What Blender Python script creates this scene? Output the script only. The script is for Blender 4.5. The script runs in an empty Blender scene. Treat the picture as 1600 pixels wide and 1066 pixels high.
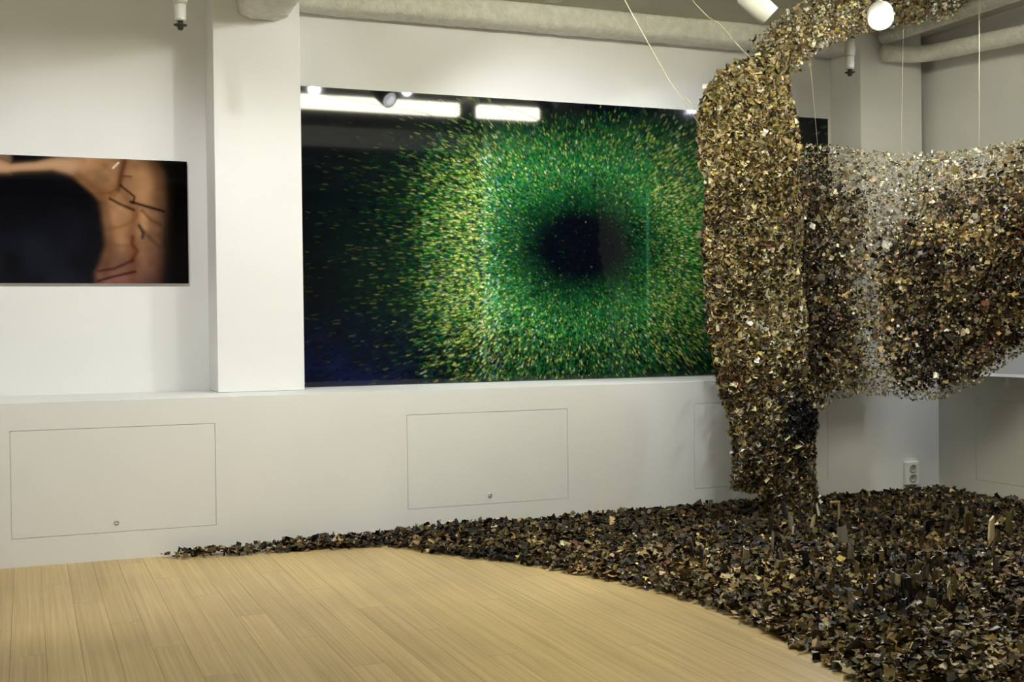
import bpy, bmesh, math, random
import numpy as np
from mathutils import Vector, Matrix, noise as mnoise

rng = np.random.default_rng(11)
random.seed(5)
S = bpy.context.scene
COL = S.collection

# ------------------------------------------------------------------ camera
FPX = 1900.0                                   # focal length in pixels of a 1600 wide frame
YAW, PITCH, ROLL = 0.37972, 0.01152, -0.01212
cy, sy, cp, sp = math.cos(YAW), math.sin(YAW), math.cos(PITCH), math.sin(PITCH)
CAM = np.array([0.0, 0.0, 1.2])
FW = np.array([sy * cp, cy * cp, -sp])
R0 = np.array([cy, -sy, 0.0])
U0 = np.cross(R0, FW)
RT = R0 * math.cos(ROLL) + U0 * math.sin(ROLL)
UP = -R0 * math.sin(ROLL) + U0 * math.cos(ROLL)
cam = bpy.data.cameras.new('camera')
cam.sensor_width = 36.0
cam.lens = FPX * 36.0 / 1600.0
cam.clip_start = 0.05
camo = bpy.data.objects.new('camera', cam)
COL.objects.link(camo)
camo.matrix_world = Matrix(((RT[0], UP[0], -FW[0], CAM[0]), (RT[1], UP[1], -FW[1], CAM[1]),
                            (RT[2], UP[2], -FW[2], CAM[2]), (0, 0, 0, 1)))
S.camera = camo

def at(px, py, Y):
    """world point at depth Y (distance from the camera wall) seen at photo pixel px, py"""
    d = (px - 800) / FPX * RT - (py - 533) / FPX * UP + FW
    return CAM + d * (Y / d[1])
def pix(P):
    d = np.asarray(P, float) - CAM
    z = d @ FW
    return 800 + FPX * (d @ RT) / z, 533 - FPX * (d @ UP) / z

# ------------------------------------------------------------------ world, exposure
w = bpy.data.worlds.new('world')
S.world = w
w.use_nodes = True
w.node_tree.nodes['Background'].inputs[0].default_value = (1, 0.9, 0.75, 1)
w.node_tree.nodes['Background'].inputs[1].default_value = 0.02
S.view_settings.view_transform = 'Standard'
S.view_settings.look = 'None'
S.view_settings.gamma = 1
S.view_settings.use_curve_mapping = False
S.view_settings.exposure = 0.06

TUBE_EMIT = 52.0                              # linear ceiling luminaires behind the frame
TUBE_COL = (1.0, 0.98, 0.76)
SPOT_W = dict(left=54, low=138, mid=88, green=66, cross=105, column=120, floor=260, corner=110)
SPOT_COL = (0.90, 0.93, 1.0)

# ------------------------------------------------------------------ helpers
def lin(r, g, b):
    f = lambda c: (c / 255 / 12.92) if c / 255 <= 0.04045 else ((c / 255 + 0.055) / 1.055) ** 2.4
    return (f(r), f(g), f(b))
def linarr(a):
    a = np.asarray(a, float) / 255
    return np.where(a <= 0.04045, a / 12.92, ((a + 0.055) / 1.055) ** 2.4)

def mat(name, col, rough=0.6, metal=0.0, spec=0.5, bump=0.0, bscale=60, cvar=0.0, cscale=3.0, emit=None, es=0, coat=0):
    m = bpy.data.materials.new(name)
    m.use_nodes = True
    nt = m.node_tree
    b = nt.nodes['Principled BSDF']
    b.inputs['Base Color'].default_value = (*col, 1)
    b.inputs['Roughness'].default_value = rough
    b.inputs['Metallic'].default_value = metal
    b.inputs['Specular IOR Level'].default_value = spec
    b.inputs['Coat Weight'].default_value = coat
    b.inputs['Coat Roughness'].default_value = 0.03
    tc = nt.nodes.new('ShaderNodeTexCoord')
    if cvar:
        n = nt.nodes.new('ShaderNodeTexNoise')
        n.inputs['Scale'].default_value = cscale
        n.inputs['Detail'].default_value = 5
        nt.links.new(tc.outputs['Object'], n.inputs['Vector'])
        mp = nt.nodes.new('ShaderNodeMapRange')
        mp.inputs['From Min'].default_value = 0.3
        mp.inputs['From Max'].default_value = 0.7
        mp.inputs['To Min'].default_value = 1 - cvar
        mp.inputs['To Max'].default_value = 1 + cvar
        nt.links.new(n.outputs['Fac'], mp.inputs['Value'])
        mx = nt.nodes.new('ShaderNodeMix')
        mx.data_type = 'RGBA'
        mx.blend_type = 'MULTIPLY'
        mx.inputs[0].default_value = 1
        mx.inputs[6].default_value = (*col, 1)
        nt.links.new(mp.outputs['Result'], mx.inputs[7])
        nt.links.new(mx.outputs[2], b.inputs['Base Color'])
    if bump:
        n2 = nt.nodes.new('ShaderNodeTexNoise')
        n2.inputs['Scale'].default_value = bscale
        n2.inputs['Detail'].default_value = 6
        nt.links.new(tc.outputs['Object'], n2.inputs['Vector'])
        bp = nt.nodes.new('ShaderNodeBump')
        bp.inputs['Strength'].default_value = bump
        bp.inputs['Distance'].default_value = 0.01
        nt.links.new(n2.outputs['Fac'], bp.inputs['Height'])
        nt.links.new(bp.outputs['Normal'], b.inputs['Normal'])
    if emit:
        b.inputs['Emission Color'].default_value = (*emit, 1)
        b.inputs['Emission Strength'].default_value = es
    return m

def attr_mat(name, rough=0.5, gloss=False, coat=0.0):
    m = bpy.data.materials.new(name)
    m.use_nodes = True
    nt = m.node_tree
    b = nt.nodes['Principled BSDF']
    a = nt.nodes.new('ShaderNodeAttribute')
    a.attribute_name = 'tint'
    nt.links.new(a.outputs['Color'], b.inputs['Base Color'])
    b.inputs['Roughness'].default_value = rough
    b.inputs['Coat Weight'].default_value = coat
    if gloss:
        g = nt.nodes.new('ShaderNodeAttribute')
        g.attribute_name = 'gloss'
        mp = nt.nodes.new('ShaderNodeMapRange')
        mp.inputs['To Min'].default_value = 0.8
        mp.inputs['To Max'].default_value = 0.3
        nt.links.new(g.outputs['Fac'], mp.inputs['Value'])
        nt.links.new(mp.outputs['Result'], b.inputs['Roughness'])
        mp2 = nt.nodes.new('ShaderNodeMath')
        mp2.operation = 'MULTIPLY'
        mp2.inputs[1].default_value = 0.3
        nt.links.new(g.outputs['Fac'], mp2.inputs[0])
        nt.links.new(mp2.outputs[0], b.inputs['Metallic'])
    return m

def objcol_mat(name, rough=0.5):
    m = bpy.data.materials.new(name)
    m.use_nodes = True
    nt = m.node_tree
    b = nt.nodes['Principled BSDF']
    oi = nt.nodes.new('ShaderNodeObjectInfo')
    nz = nt.nodes.new('ShaderNodeTexNoise')
    nz.inputs['Scale'].default_value = 40
    tc = nt.nodes.new('ShaderNodeTexCoord')
    nt.links.new(tc.outputs['Object'], nz.inputs['Vector'])
    mp = nt.nodes.new('ShaderNodeMapRange')
    mp.inputs['To Min'].default_value = 0.65
    mp.inputs['To Max'].default_value = 1.35
    nt.links.new(nz.outputs['Fac'], mp.inputs['Value'])
    mx = nt.nodes.new('ShaderNodeMix')
    mx.data_type = 'RGBA'
    mx.blend_type = 'MULTIPLY'
    mx.inputs[0].default_value = 1
    nt.links.new(oi.outputs['Color'], mx.inputs[6])
    nt.links.new(mp.outputs['Result'], mx.inputs[7])
    nt.links.new(mx.outputs[2], b.inputs['Base Color'])
    b.inputs['Roughness'].default_value = rough
    return m

def link(name, me, m=None, parent=None, loc=None):
    o = bpy.data.objects.new(name, me)
    COL.objects.link(o)
    if m is not None and len(me.materials) == 0:
        me.materials.append(m)
    if loc is not None:
        o.location = loc
    if parent is not None:
        o.parent = parent
    return o
def obj(name, bm, m, parent=None, smooth=False, loc=None):
    me = bpy.data.meshes.new(name)
    bmesh.ops.recalc_face_normals(bm, faces=bm.faces)
    bm.to_mesh(me)
    bm.free()
    if smooth:
        me.polygons.foreach_set('use_smooth', [True] * len(me.polygons))
    return link(name, me, m, parent, loc)
def empty(name, loc):
    o = bpy.data.objects.new(name, None)
    COL.objects.link(o)
    o.location = loc
    return o
def tag(o, label, cat, group=None, kind=None):
    o['label'] = label
    o['category'] = cat
    if group: o['group'] = group
    if kind: o['kind'] = kind
    return o
def box(bm, x0, x1, y0, y1, z0, z1, bevel=0.0):
    r = bmesh.ops.create_cube(bm, size=1)
    for v in r['verts']:
        v.co = Vector((x0 + (v.co.x + .5) * (x1 - x0), y0 + (v.co.y + .5) * (y1 - y0), z0 + (v.co.z + .5) * (z1 - z0)))
    if bevel:
        es = list({e for v in r['verts'] for e in v.link_edges})
        bmesh.ops.bevel(bm, geom=es, offset=bevel, segments=2, affect='EDGES', profile=0.5)
    return r['verts']
def lathe(bm, prof, seg=24, M=None, cap=True):
    """prof: list of (radius, z); turned about z"""
    rings = []
    for r, z in prof:
        rings.append([bm.verts.new((r * math.cos(2 * math.pi * k / seg), r * math.sin(2 * math.pi * k / seg), z)) for k in range(seg)])
    for a, b in zip(rings[:-1], rings[1:]):
        for k in range(seg):
            bm.faces.new((a[k], a[(k + 1) % seg], b[(k + 1) % seg], b[k]))
    if cap:
        bm.faces.new(rings[0][::-1])
        bm.faces.new(rings[-1])
    if M is not None:
        bmesh.ops.transform(bm, matrix=M, verts=[v for r in rings for v in r])
def tube(bm, pts, rad, seg=8, caps=True):
    pts = [Vector(p) for p in pts]
    rings = []
    n = len(pts)
    for i, p in enumerate(pts):
        t = (pts[min(i + 1, n - 1)] - pts[max(i - 1, 0)]).normalized()
        a = Vector((0, 0, 1)) if abs(t.z) < 0.9 else Vector((1, 0, 0))
        u = t.cross(a).normalized()
        v = t.cross(u)
        r = rad[i] if isinstance(rad, (list, tuple)) else rad
        rings.append([bm.verts.new(p + (u * math.cos(2 * math.pi * k / seg) + v * math.sin(2 * math.pi * k / seg)) * r) for k in range(seg)])
    for a, b in zip(rings[:-1], rings[1:]):
        for k in range(seg):
            bm.faces.new((a[k], a[(k + 1) % seg], b[(k + 1) % seg], b[k]))
    if caps:
        bm.faces.new(rings[0][::-1])
        bm.faces.new(rings[-1])
def interp(x, xs, ys):
    return np.interp(x, xs, ys)

# ------------------------------------------------------------------ materials
M_wall = mat('white_wall_paint', (0.80, 0.795, 0.78), 0.75, spec=0.25, bump=0.06, bscale=45, cvar=0.015, cscale=1.5)
M_sill = mat('off_white_boxing_paint', (0.75, 0.755, 0.74), 0.6, spec=0.3, bump=0.05, bscale=30, cvar=0.02, cscale=1.2)
M_ceil = mat('ceiling_paint', (0.52, 0.50, 0.41), 0.85, spec=0.2, bump=0.2, bscale=90, cvar=0.05)
M_spray = mat('sprayed_fireproofing', (0.74, 0.72, 0.65), 0.9, spec=0.1, bump=0.9, bscale=55, cvar=0.1, cscale=20)
M_white = mat('white_enamel', (0.78, 0.78, 0.76), 0.4)
M_drop = mat('sprinkler_paint', (0.5, 0.49, 0.43), 0.6)
M_dark = mat('dark_bronze', (0.03, 0.028, 0.02), 0.5, metal=0.3)
M_gap = mat('dark_gap', (0.25, 0.25, 0.24), 0.9)
M_latch = mat('latch_metal', (0.5, 0.5, 0.49), 0.4)
M_plate = mat('outlet_plastic', (0.82, 0.82, 0.78), 0.35)
M_sock = mat('outlet_socket', (0.42, 0.42, 0.35), 0.5)
M_alu = mat('picture_backing', (0.6, 0.6, 0.6), 0.5)
M_thread = mat('suspension_thread', (0.72, 0.66, 0.45), 0.5)
M_glow = mat('lamp_glow', (1, 1, 1), 0.5, emit=(1.0, 0.98, 1.0), es=14)
M_tube = mat('luminaire_diffuser', (0.9, 0.9, 0.9), 0.5, emit=TUBE_COL, es=TUBE_EMIT)
M_net = mat('scrap_netting', lin(78, 68, 44), 0.9, cvar=0.4, cscale=30)
M_scrap = attr_mat('scrap_surfaces', gloss=True)
M_piece = objcol_mat('scrap_piece', 0.45)

def wood_mat():
    m = bpy.data.materials.new('pale_wood_plank')
    m.use_nodes = True
    nt = m.node_tree
    b = nt.nodes['Principled BSDF']
    tc = nt.nodes.new('ShaderNodeTexCoord')
    oi = nt.nodes.new('ShaderNodeObjectInfo')
    ad = nt.nodes.new('ShaderNodeVectorMath')
    ad.operation = 'MULTIPLY_ADD'
    geo = nt.nodes.new('ShaderNodeNewGeometry')
    mp = nt.nodes.new('ShaderNodeMapping')
    mp.inputs['Scale'].default_value = (75, 1.1, 8)
    nt.links.new(geo.outputs['Position'], mp.inputs['Vector'])
    n = nt.nodes.new('ShaderNodeTexNoise')
    n.noise_dimensions = '4D'
    n.inputs['Scale'].default_value = 1.0
    n.inputs['Detail'].default_value = 6
    nt.links.new(mp.outputs['Vector'], n.inputs['Vector'])
    mw = nt.nodes.new('ShaderNodeMath')
    mw.operation = 'MULTIPLY'
    mw.inputs[1].default_value = 30
    nt.links.new(oi.outputs['Random'], mw.inputs[0])
    nt.links.new(mw.outputs[0], n.inputs['W'])
    cr = nt.nodes.new('ShaderNodeValToRGB')
    cr.color_ramp.elements[0].position = 0.28
    cr.color_ramp.elements[0].color = (*lin(168, 145, 97), 1)
    cr.color_ramp.elements[1].position = 0.72
    cr.color_ramp.elements[1].color = (*lin(204, 180, 130), 1)
    e = cr.color_ramp.elements.new(0.5)
    e.color = (*lin(188, 163, 113), 1)
    nt.links.new(n.outputs['Fac'], cr.inputs['Fac'])
    v = nt.nodes.new('ShaderNodeMapRange')
    v.inputs['To Min'].default_value = 0.93
    v.inputs['To Max'].default_value = 1.06
    nt.links.new(oi.outputs['Random'], v.inputs['Value'])
    # large worn patches
    n3 = nt.nodes.new('ShaderNodeTexNoise')
    n3.inputs['Scale'].default_value = 0.9
    n3.inputs['Detail'].default_value = 3
    nt.links.new(geo.outputs['Position'], n3.inputs['Vector'])
    v3 = nt.nodes.new('ShaderNodeMapRange')
    v3.inputs['From Min'].default_value = 0.35
    v3.inputs['From Max'].default_value = 0.65
    v3.inputs['To Min'].default_value = 0.82
    v3.inputs['To Max'].default_value = 1.05
    nt.links.new(n3.outputs['Fac'], v3.inputs['Value'])
    mu = nt.nodes.new('ShaderNodeMath')
    mu.operation = 'MULTIPLY'
    nt.links.new(v.outputs['Result'], mu.inputs[0])
    nt.links.new(v3.outputs['Result'], mu.inputs[1])
    mx = nt.nodes.new('ShaderNodeMix')
    mx.data_type = 'RGBA'
    mx.blend_type = 'MULTIPLY'
    mx.inputs[0].default_value = 1
    nt.links.new(cr.outputs['Color'], mx.inputs[6])
    nt.links.new(mu.outputs[0], mx.inputs[7])
    nt.links.new(mx.outputs[2], b.inputs['Base Color'])
    b.inputs['Roughness'].default_value = 0.42
    b.inputs['Specular IOR Level'].default_value = 0.4
    return m
M_wood = wood_mat()
M_sub = mat('floor_joint', lin(150, 126, 84), 0.9)

# ------------------------------------------------------------------ the room shell
XL, XR, YB, YW, ZC = -3.2, 6.2, -5.0, 7.5, 3.3
YBOX, YPIL, ZL, XBOX = 6.707, 7.15, 0.84, 5.844

def struct(o):
    o['kind'] = 'structure'
    return o

bm = bmesh.new()
box(bm, XL, XR + 0.1, YB, YW + 0.1, -0.12, -0.012)
floor = struct(obj('floor', bm, M_sub))

PW, PL = 0.125, 1.8
plank_me = None
rest = bmesh.new()
row = 0
x = XL
while x < XBOX + 0.02:
    y = YB - (row * 0.47) % PL
    while y < YBOX:
        y0, y1 = max(y, YB), min(y + PL, YBOX + 0.005)
        x1 = min(x + PW, XBOX + 0.03)
        if y1 - y0 > 0.02 and x1 - x > 0.02:
            seen = (-0.75 < x < 4.3 and y1 > 3.0)
            if seen:
                b2 = bmesh.new()
                box(b2, -(x1 - x) / 2 + 0.0005, (x1 - x) / 2 - 0.0005, -(y1 - y0) / 2 + 0.0005, (y1 - y0) / 2 - 0.0005, -0.012, 0.0)
                key = (round(x1 - x, 3), round(y1 - y0, 3))
                if plank_me is None: plank_me = {}
                if key not in plank_me:
                    me = bpy.data.meshes.new('plank')
                    b2.to_mesh(me)
                    me.materials.append(M_wood)
                    plank_me[key] = me
                b2.free()
                link('plank', plank_me[key], None, floor, ((x + x1) / 2, (y0 + y1) / 2, 0))
            else:
                box(rest, x + 0.0005, x1 - 0.0005, y0 + 0.0005, y1 - 0.0005, -0.012, 0.0)
        y += PL
    x += PW
    row += 1
pf = obj('plank_field', rest, M_wood, floor)
pf['kind'] = 'stuff'

bm = bmesh.new()
box(bm, XL - 0.1, XR + 0.1, YB - 0.1, YW + 0.1, ZC, ZC + 0.1)
ceiling = struct(obj('ceiling', bm, M_ceil))
for y0 in (2.25, 0.75, -1.2):
    bm = bmesh.new()
    box(bm, XL, XR, y0, y0 + 0.32, ZC - 0.22, ZC - 0.001, 0.02)
    obj('ceiling_beam', bm, M_wall, ceiling)

bm = bmesh.new()
box(bm, XL - 0.1, XR + 0.1, YW, YW + 0.1, 0, ZC)
wall_back = struct(obj('wall_back', bm, M_wall))
for a, b in ((1.022, 1.527), (5.557, 6.098), (-3.19, -2.7)):
    bm = bmesh.new()
    box(bm, a, b, YPIL, YW - 0.001, ZL + 0.001, ZC - 0.001, 0.004)
    obj('pilaster', bm, M_wall, wall_back)

def boxing(name, parent, length, panels, depth, place, mat_=M_sill):
    """low boxing along a wall with flush access panels, built along +x then placed"""
    bm = bmesh.new()
    T, G = 0.012, 0.0022
    box(bm, 0, length, T, depth, 0.0, ZL - 0.022)
    box(bm, 0, length, 0.0, depth, ZL - 0.022, ZL)
    xs = 0.0
    for (a, b, z0, z1) in panels:
        box(bm, xs, a - G, 0, T, 0, ZL - 0.022)
        box(bm, a - G, b + G, 0, T, 0, z0 - G)
        box(bm, a - G, b + G, 0, T, z1 + G, ZL - 0.022)
        xs = b + G
    box(bm, xs, length, 0, T, 0, ZL - 0.022)
    bm.transform(place)
    o = obj(name, bm, mat_, parent)
    for (a, b, z0, z1) in panels:
        bm = bmesh.new()
        box(bm, a, b, 0.0005, T - 0.001, z0, z1)
        bm.transform(place)
        p = obj('access_panel', bm, mat_, parent)
        bm = bmesh.new()
        lathe(bm, [(0.013, 0), (0.013, 0.004), (0.010, 0.007), (0.004, 0.007), (0.004, 0.004)], 16,
              Matrix.Translation(((a + b) / 2, 0.0005, z0 + 0.05)) @ Matrix.Rotation(math.pi / 2, 4, 'X'))
        bm.transform(place)
        obj('latch', bm, M_latch, p, True)
    return o
px0 = XL
boxing('sill_boxing', wall_back, XBOX - XL + 0.3, [(-2.15 - px0, -1.13 - px0, .15, .697), (-0.086 - px0, 0.938 - px0, 0.148, 0.697), (2.022 - px0, 3.03 - px0, 0.16, 0.70), (3.91 - px0, 4.92 - px0, 0.165, 0.70)],
       YW - YBOX - 0.002, Matrix.Translation((px0, YBOX, 0)))

bm = bmesh.new()
box(bm, XR, XR + 0.1, YB, YW, 0, ZC)
wall_right = struct(obj('wall_right', bm, M_wall))
boxing('sill_boxing', wall_right, YBOX - YB - 0.003, [(YBOX - 6.355, YBOX - 5.34, 0.15, 0.687), (YBOX - 4.3, YBOX - 3.3, 0.15, 0.687)], XR - XBOX - 0.002,
       Matrix.Translation((XBOX, YBOX - 0.002, 0)) @ Matrix.Rotation(-math.pi / 2, 4, 'Z'))
bm = bmesh.new()
box(bm, XL - 0.1, XL, YB, YW, 0, ZC)
struct(obj('wall_left', bm, M_wall))
bm = bmesh.new()
box(bm, XL - 0.1, XR + 0.1, YB - 0.1, YB, 0, ZC)
struct(obj('wall_rear', bm, M_wall))

# rough sprayed beams under the ceiling
def rough_beam(name, p0, p1, half_w, half_h, n, amp, seed, label):
    """rounded, lumpy, sprayed-on covering around a beam from p0 to p1"""
    bm = bmesh.new()
    p0, p1 = Vector(p0), Vector(p1)
    t = (p1 - p0).normalized()
    u = t.cross(Vector((0, 0, 1))).normalized()
    v = Vector((0, 0, 1))
    seg = 28
    rings = []
    for i in range(n + 1):
        c = p0.lerp(p1, i / n)
        ring = []
        for k in range(seg):
            a = 2 * math.pi * k / seg
            ca, sa = math.cos(a), math.sin(a)
            q = c + u * (half_w * math.copysign(abs(ca) ** 0.6, ca)) + v * (half_h * math.copysign(abs(sa) ** 0.6, sa))
            d = (mnoise.noise(q * 9 + Vector((seed, 0, 0))) * 0.6 + mnoise.noise(q * 28 + Vector((seed, 3, 0))) * 0.5) * amp
            if q.z + d < ZC - 0.012:
                q = q + (u * ca + v * sa) * d
            q.z = min(q.z, ZC - 0.001)
            ring.append(bm.verts.new(q))
        rings.append(ring)
    for a, b in zip(rings[:-1], rings[1:]):
        for k in range(seg):
            bm.faces.new((a[k], a[(k + 1) % seg], b[(k + 1) % seg], b[k]))
    bm.faces.new(rings[0][::-1])
    bm.faces.new(rings[-1])
    o = obj(name, bm, M_spray, None, True)
    return tag(o, label, 'beam')
rough_beam('sprayed_beam', (1.54, 7.38, 3.235), (5.55, 7.38, 3.235), 0.115, 0.09, 260, 0.012, 1.0,
           'rough plastered beam running above the big green picture')
rough_beam('sprayed_beam', (1.31, 7.145, 3.16), (1.31, 2.6, 3.16), 0.16, 0.15, 240, 0.022, 5.0,
           'lumpy plastered beam end over the white pilaster between the pictures')

# pipes along the right wall
def pipe(name, pts, rad, label, collars=(), seg=20, group=None):
    r = empty(name, pts[0])
    tag(r, label, 'pipe', group)
    o0 = Vector(pts[0])
    bm = bmesh.new()
    tube(bm, [Vector(p) - o0 for p in pts], rad, seg)
    obj('pipe_run', bm, M_spray, r, True)
    for c in collars:
        a, b = Vector(pts[0]).lerp(Vector(pts[-1]), c) - o0, Vector(pts[0]).lerp(Vector(pts[-1]), c + 0.012) - o0
        bm = bmesh.new()
        tube(bm, [a, b], rad * 1.08, seg)
        obj('pipe_collar', bm, M_white, r, True)
    return r
pipe('wrapped_pipe', [(5.70, 7.075, 3.12), (5.80, 7.07, 3.12), (5.90, 7.04, 3.118), (5.97, 6.97, 3.113), (6.0, 6.85, 3.105), (6.0, 6.07, 3.05), (6.0, 3.5, 2.93), (6.0, -4.9, 2.85)], 0.06,
     'thick white wrapped pipe running along the dim right wall', ())
pipe('wrapped_pipe', [(5.72, 7.09, 3.235), (5.72, 3.0, 3.215), (5.72, -4.9, 3.2)], 0.05,
     'upper wrapped pipe close to the ceiling near the right wall', (0.1,))

# ------------------------------------------------------------------ luminaires
def spot_lamp(pos, aim, watts, size_deg, label, blend=0.6, glow=True, group='white cylinder track spotlights', rad=0.066, length=0.2):
    pos, aim = Vector(pos), Vector(aim)
    d = (aim - pos).normalized()
    r = empty('track_spotlight', pos)
    tag(r, label, 'spotlight', group)
    M = d.to_track_quat('Z', 'Y').to_matrix().to_4x4()
    bm = bmesh.new()
    lathe(bm, [(rad * 0.45, -length), (rad * 0.9, -length), (rad, -length + 0.012), (rad, 0.0), (rad * 0.93, 0.0), (rad * 0.9, -0.012)], 32, M)
    obj('lamp_body', bm, M_white, r, True)
    bm = bmesh.new()
    lathe(bm, [(rad * 0.9, -0.011), (rad * 0.6, -0.004), (rad * 0.2, -0.002)], 32, M)
    obj('lamp_lens', bm, M_glow, r, True)
    back = d * (-length * 0.55)
    bm = bmesh.new()
    tube(bm, [back + Vector((0, 0, rad * 0.8)), Vector((back.x, back.y, ZC - pos.z - 0.03))], 0.011, 10)
    obj('stem', bm, M_white, r, True)
    bm = bmesh.new()
    box(bm, back.x - 0.05, back.x + 0.05, back.y - 0.018, back.y + 0.018, ZC - pos.z - 0.045, ZC - pos.z - 0.001, 0.004)
    obj('track_adapter', bm, M_white, r)
    L = bpy.data.lights.new('spot', 'SPOT')
    L.energy = watts
    L.color = SPOT_COL
    L.spot_size = math.radians(size_deg)
    L.spot_blend = blend
    L.shadow_soft_size = 0.035
    lo = bpy.data.objects.new('bulb', L)
    COL.objects.link(lo)
    lo.parent = r
    lo.location = d * 0.012
    lo.rotation_euler = d.to_track_quat('-Z', 'Y').to_euler()
    return r

spot_lamp((2.27, 4.85, 3.215), (0.8, 7.5, 1.2), SPOT_W['left'], 80, 'spotlight aimed at the small figure picture')
spot_lamp((0.0, 4.7, 3.2), (0.35, 7.0, 0.75), SPOT_W['low'], 84, 'spotlight aimed at the white boxing under the figure picture')
pB = at(866, -8, 5.9)
spot_lamp(pB, (3.3, 7.4, 1.8), SPOT_W['green'], 90, 'spotlight whose rim just shows above the green picture')
pC = at(1203, 26, 5.9)
spot_lamp(pC, (pC[0] + 0.62, pC[1] - 0.22, pC[2] - 0.62), SPOT_W['column'], 80, 'white cylinder spotlight left of the arching scrap strip')
pD = at(1376, 29, 5.85)
spot_lamp(pD, (2.75, 3.2, 0.7), SPOT_W['floor'], 95, 'glaring round spotlight facing the viewer under the scrap strip', rad=0.075, length=0.1)
spot_lamp((5.6, 5.35, 3.16), (3.0, 7.2, 0.9), SPOT_W['cross'], 90, 'spotlight beyond the right edge aimed at the green picture')
spot_lamp((5.8, 4.95, 3.2), (6.2, 6.1, 0.75), SPOT_W['corner'], 48, 'spotlight beyond the right edge aimed down the right wall')
spot_lamp((3.0, 5.1, 3.2), (2.3, 6.9, 0.7), SPOT_W['mid'], 90, 'spotlight aimed at the boxing under the green picture')

# linear luminaires; all but the added left one mirror as white bars in the glossy green print
YG = 7.465                                  # front of the green print
def tube_light(x0, x1, yc, z0, z1, label):
    r = empty('linear_luminaire', ((x0 + x1) / 2, yc, z0))
    tag(r, label, 'ceiling light', 'linear ceiling luminaires')
    h = (x1 - x0) / 2
    bm = bmesh.new()
    box(bm, -h, h, -0.05, 0.05, 0, z1 - z0, 0.015)
    obj('diffuser', bm, M_tube, r)
    bm = bmesh.new()
    box(bm, -h, h, -0.07, 0.07, z1 - z0 + 0.0005, ZC - z0 - 0.001, 0.006)
    obj('housing', bm, M_white, r)
def mirror_light(pxa, pxb, pya, zc):
    d = (pxa - 800) / FPX * RT - (pya - 533) / FPX * UP + FW
    Y = d[1] * (zc - CAM[2]) / d[2]
    A = at(pxa, pya, Y)
    dB = (pxb - 800) / FPX * RT + FW
    XB = dB[0] / dB[1] * Y
    return A[0], XB, 2 * YG - Y
ZT = 3.19
xa, xb, yt = mirror_light(470, 721, 158.5, ZT)
tube_light(xa - 0.3, xb, yt, ZT - 0.055, ZT + 0.055, 'long linear ceiling light mirrored at the green picture top left')
xa2 = ((750 - 800) / FPX * RT + FW); xa2 = xa2[0] / xa2[1] * (2 * YG - yt)
xb2 = ((845 - 800) / FPX * RT + FW); xb2 = xb2[0] / xb2[1] * (2 * YG - yt)
tube_light(xa2, xb2, yt, ZT - 0.055, ZT + 0.055, 'short linear ceiling light mirrored at the green picture top')

tube_light(-0.95, -0.35, yt, ZT - 0.055, ZT + 0.055, 'unseen linear ceiling light added to brighten the upper left wall')  # extra unseen luminaire, added as fill for the upper left wall

# ------------------------------------------------------------------ sprinklers
def sprinkler(tip, label, group='ceiling sprinkler drops'):
    r = empty('sprinkler_drop', tip)
    tag(r, label, 'sprinkler', group)
    top = ZC - tip[2]
    bm = bmesh.new()
    lathe(bm, [(0.031, 0.13), (0.036, 0.15), (0.036, top - 0.002)], 20)
    obj('drop_pipe', bm, M_drop, r, True)
    bm = bmesh.new()
    lathe(bm, [(0.024, 0.045), (0.028, 0.055), (0.030, 0.125), (0.026, 0.129)], 20)
    obj('escutcheon', bm, M_drop, r, True)
    bm = bmesh.new()
    lathe(bm, [(0.010, 0.0), (0.014, 0.006), (0.016, 0.016), (0.033, 0.022), (0.033, 0.027), (0.014, 0.03), (0.014, 0.045)], 20)
    obj('deflector_head', bm, M_dark, r, True)
sprinkler(at(282, 47, 6.3), 'white sprinkler drop with dark head left of the pilaster')
sprinkler(at(1328, 119, 6.62), 'white sprinkler drop with dark head hanging under the arching scrap strip')

# ------------------------------------------------------------------ wall outlet
oc = at(1422, 739, YBOX)
r = empty('wall_outlet', (oc[0], YBOX - 0.0002, oc[2]))
tag(r, 'small double wall socket low on the white boxing near the corner', 'outlet')
bm = bmesh.new()
box(bm, -0.055, 0.055, -0.03, 0, -0.08, 0.08, 0.006)
obj('cover_plate', bm, M_plate, r)
for zz in (-0.033, 0.033):
    bm = bmesh.new()
    lathe(bm, [(0.029, 0), (0.029, 0.004), (0.024, 0.004), (0.022, 0.0015)], 24, Matrix.Translation((0, -0.03, zz)) @ Matrix.Rotation(math.pi / 2, 4, 'X'))
    s = obj('socket', bm, M_sock, r, True)
    for xx in (-0.008, 0.008):
        bm = bmesh.new()
        lathe(bm, [(0.003, 0), (0.003, 0.0012)], 8, Matrix.Translation((xx, -0.0316, zz)) @ Matrix.Rotation(math.pi / 2, 4, 'X'))
        obj('pin_hole', bm, M_dark, s)

# ------------------------------------------------------------------ pictures
def blur(a, n=1):
    for _ in range(n):
        a = (a + np.roll(a, 1, 0) + np.roll(a, -1, 0) + np.roll(a, 1, 1) + np.roll(a, -1, 1)) / 5
    return a
def vnoise(shape, cells, seed):
    g = np.random.default_rng(seed).random((cells[0] + 2, cells[1] + 2))
    yy = np.linspace(0, cells[0], shape[0])
    xx = np.linspace(0, cells[1], shape[1])
    yi, xi = np.minimum(yy.astype(int), cells[0]), np.minimum(xx.astype(int), cells[1])
    fy, fx = (yy - yi)[:, None], (xx - xi)[None]
    fy, fx = fy * fy * (3 - 2 * fy), fx * fx * (3 - 2 * fx)
    a, b = g[yi][:, xi], g[yi][:, xi + 1]
    c, d = g[yi + 1][:, xi], g[yi + 1][:, xi + 1]
    return (a * (1 - fx) + b * fx) * (1 - fy) + (c * (1 - fx) + d * fx) * fy

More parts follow.
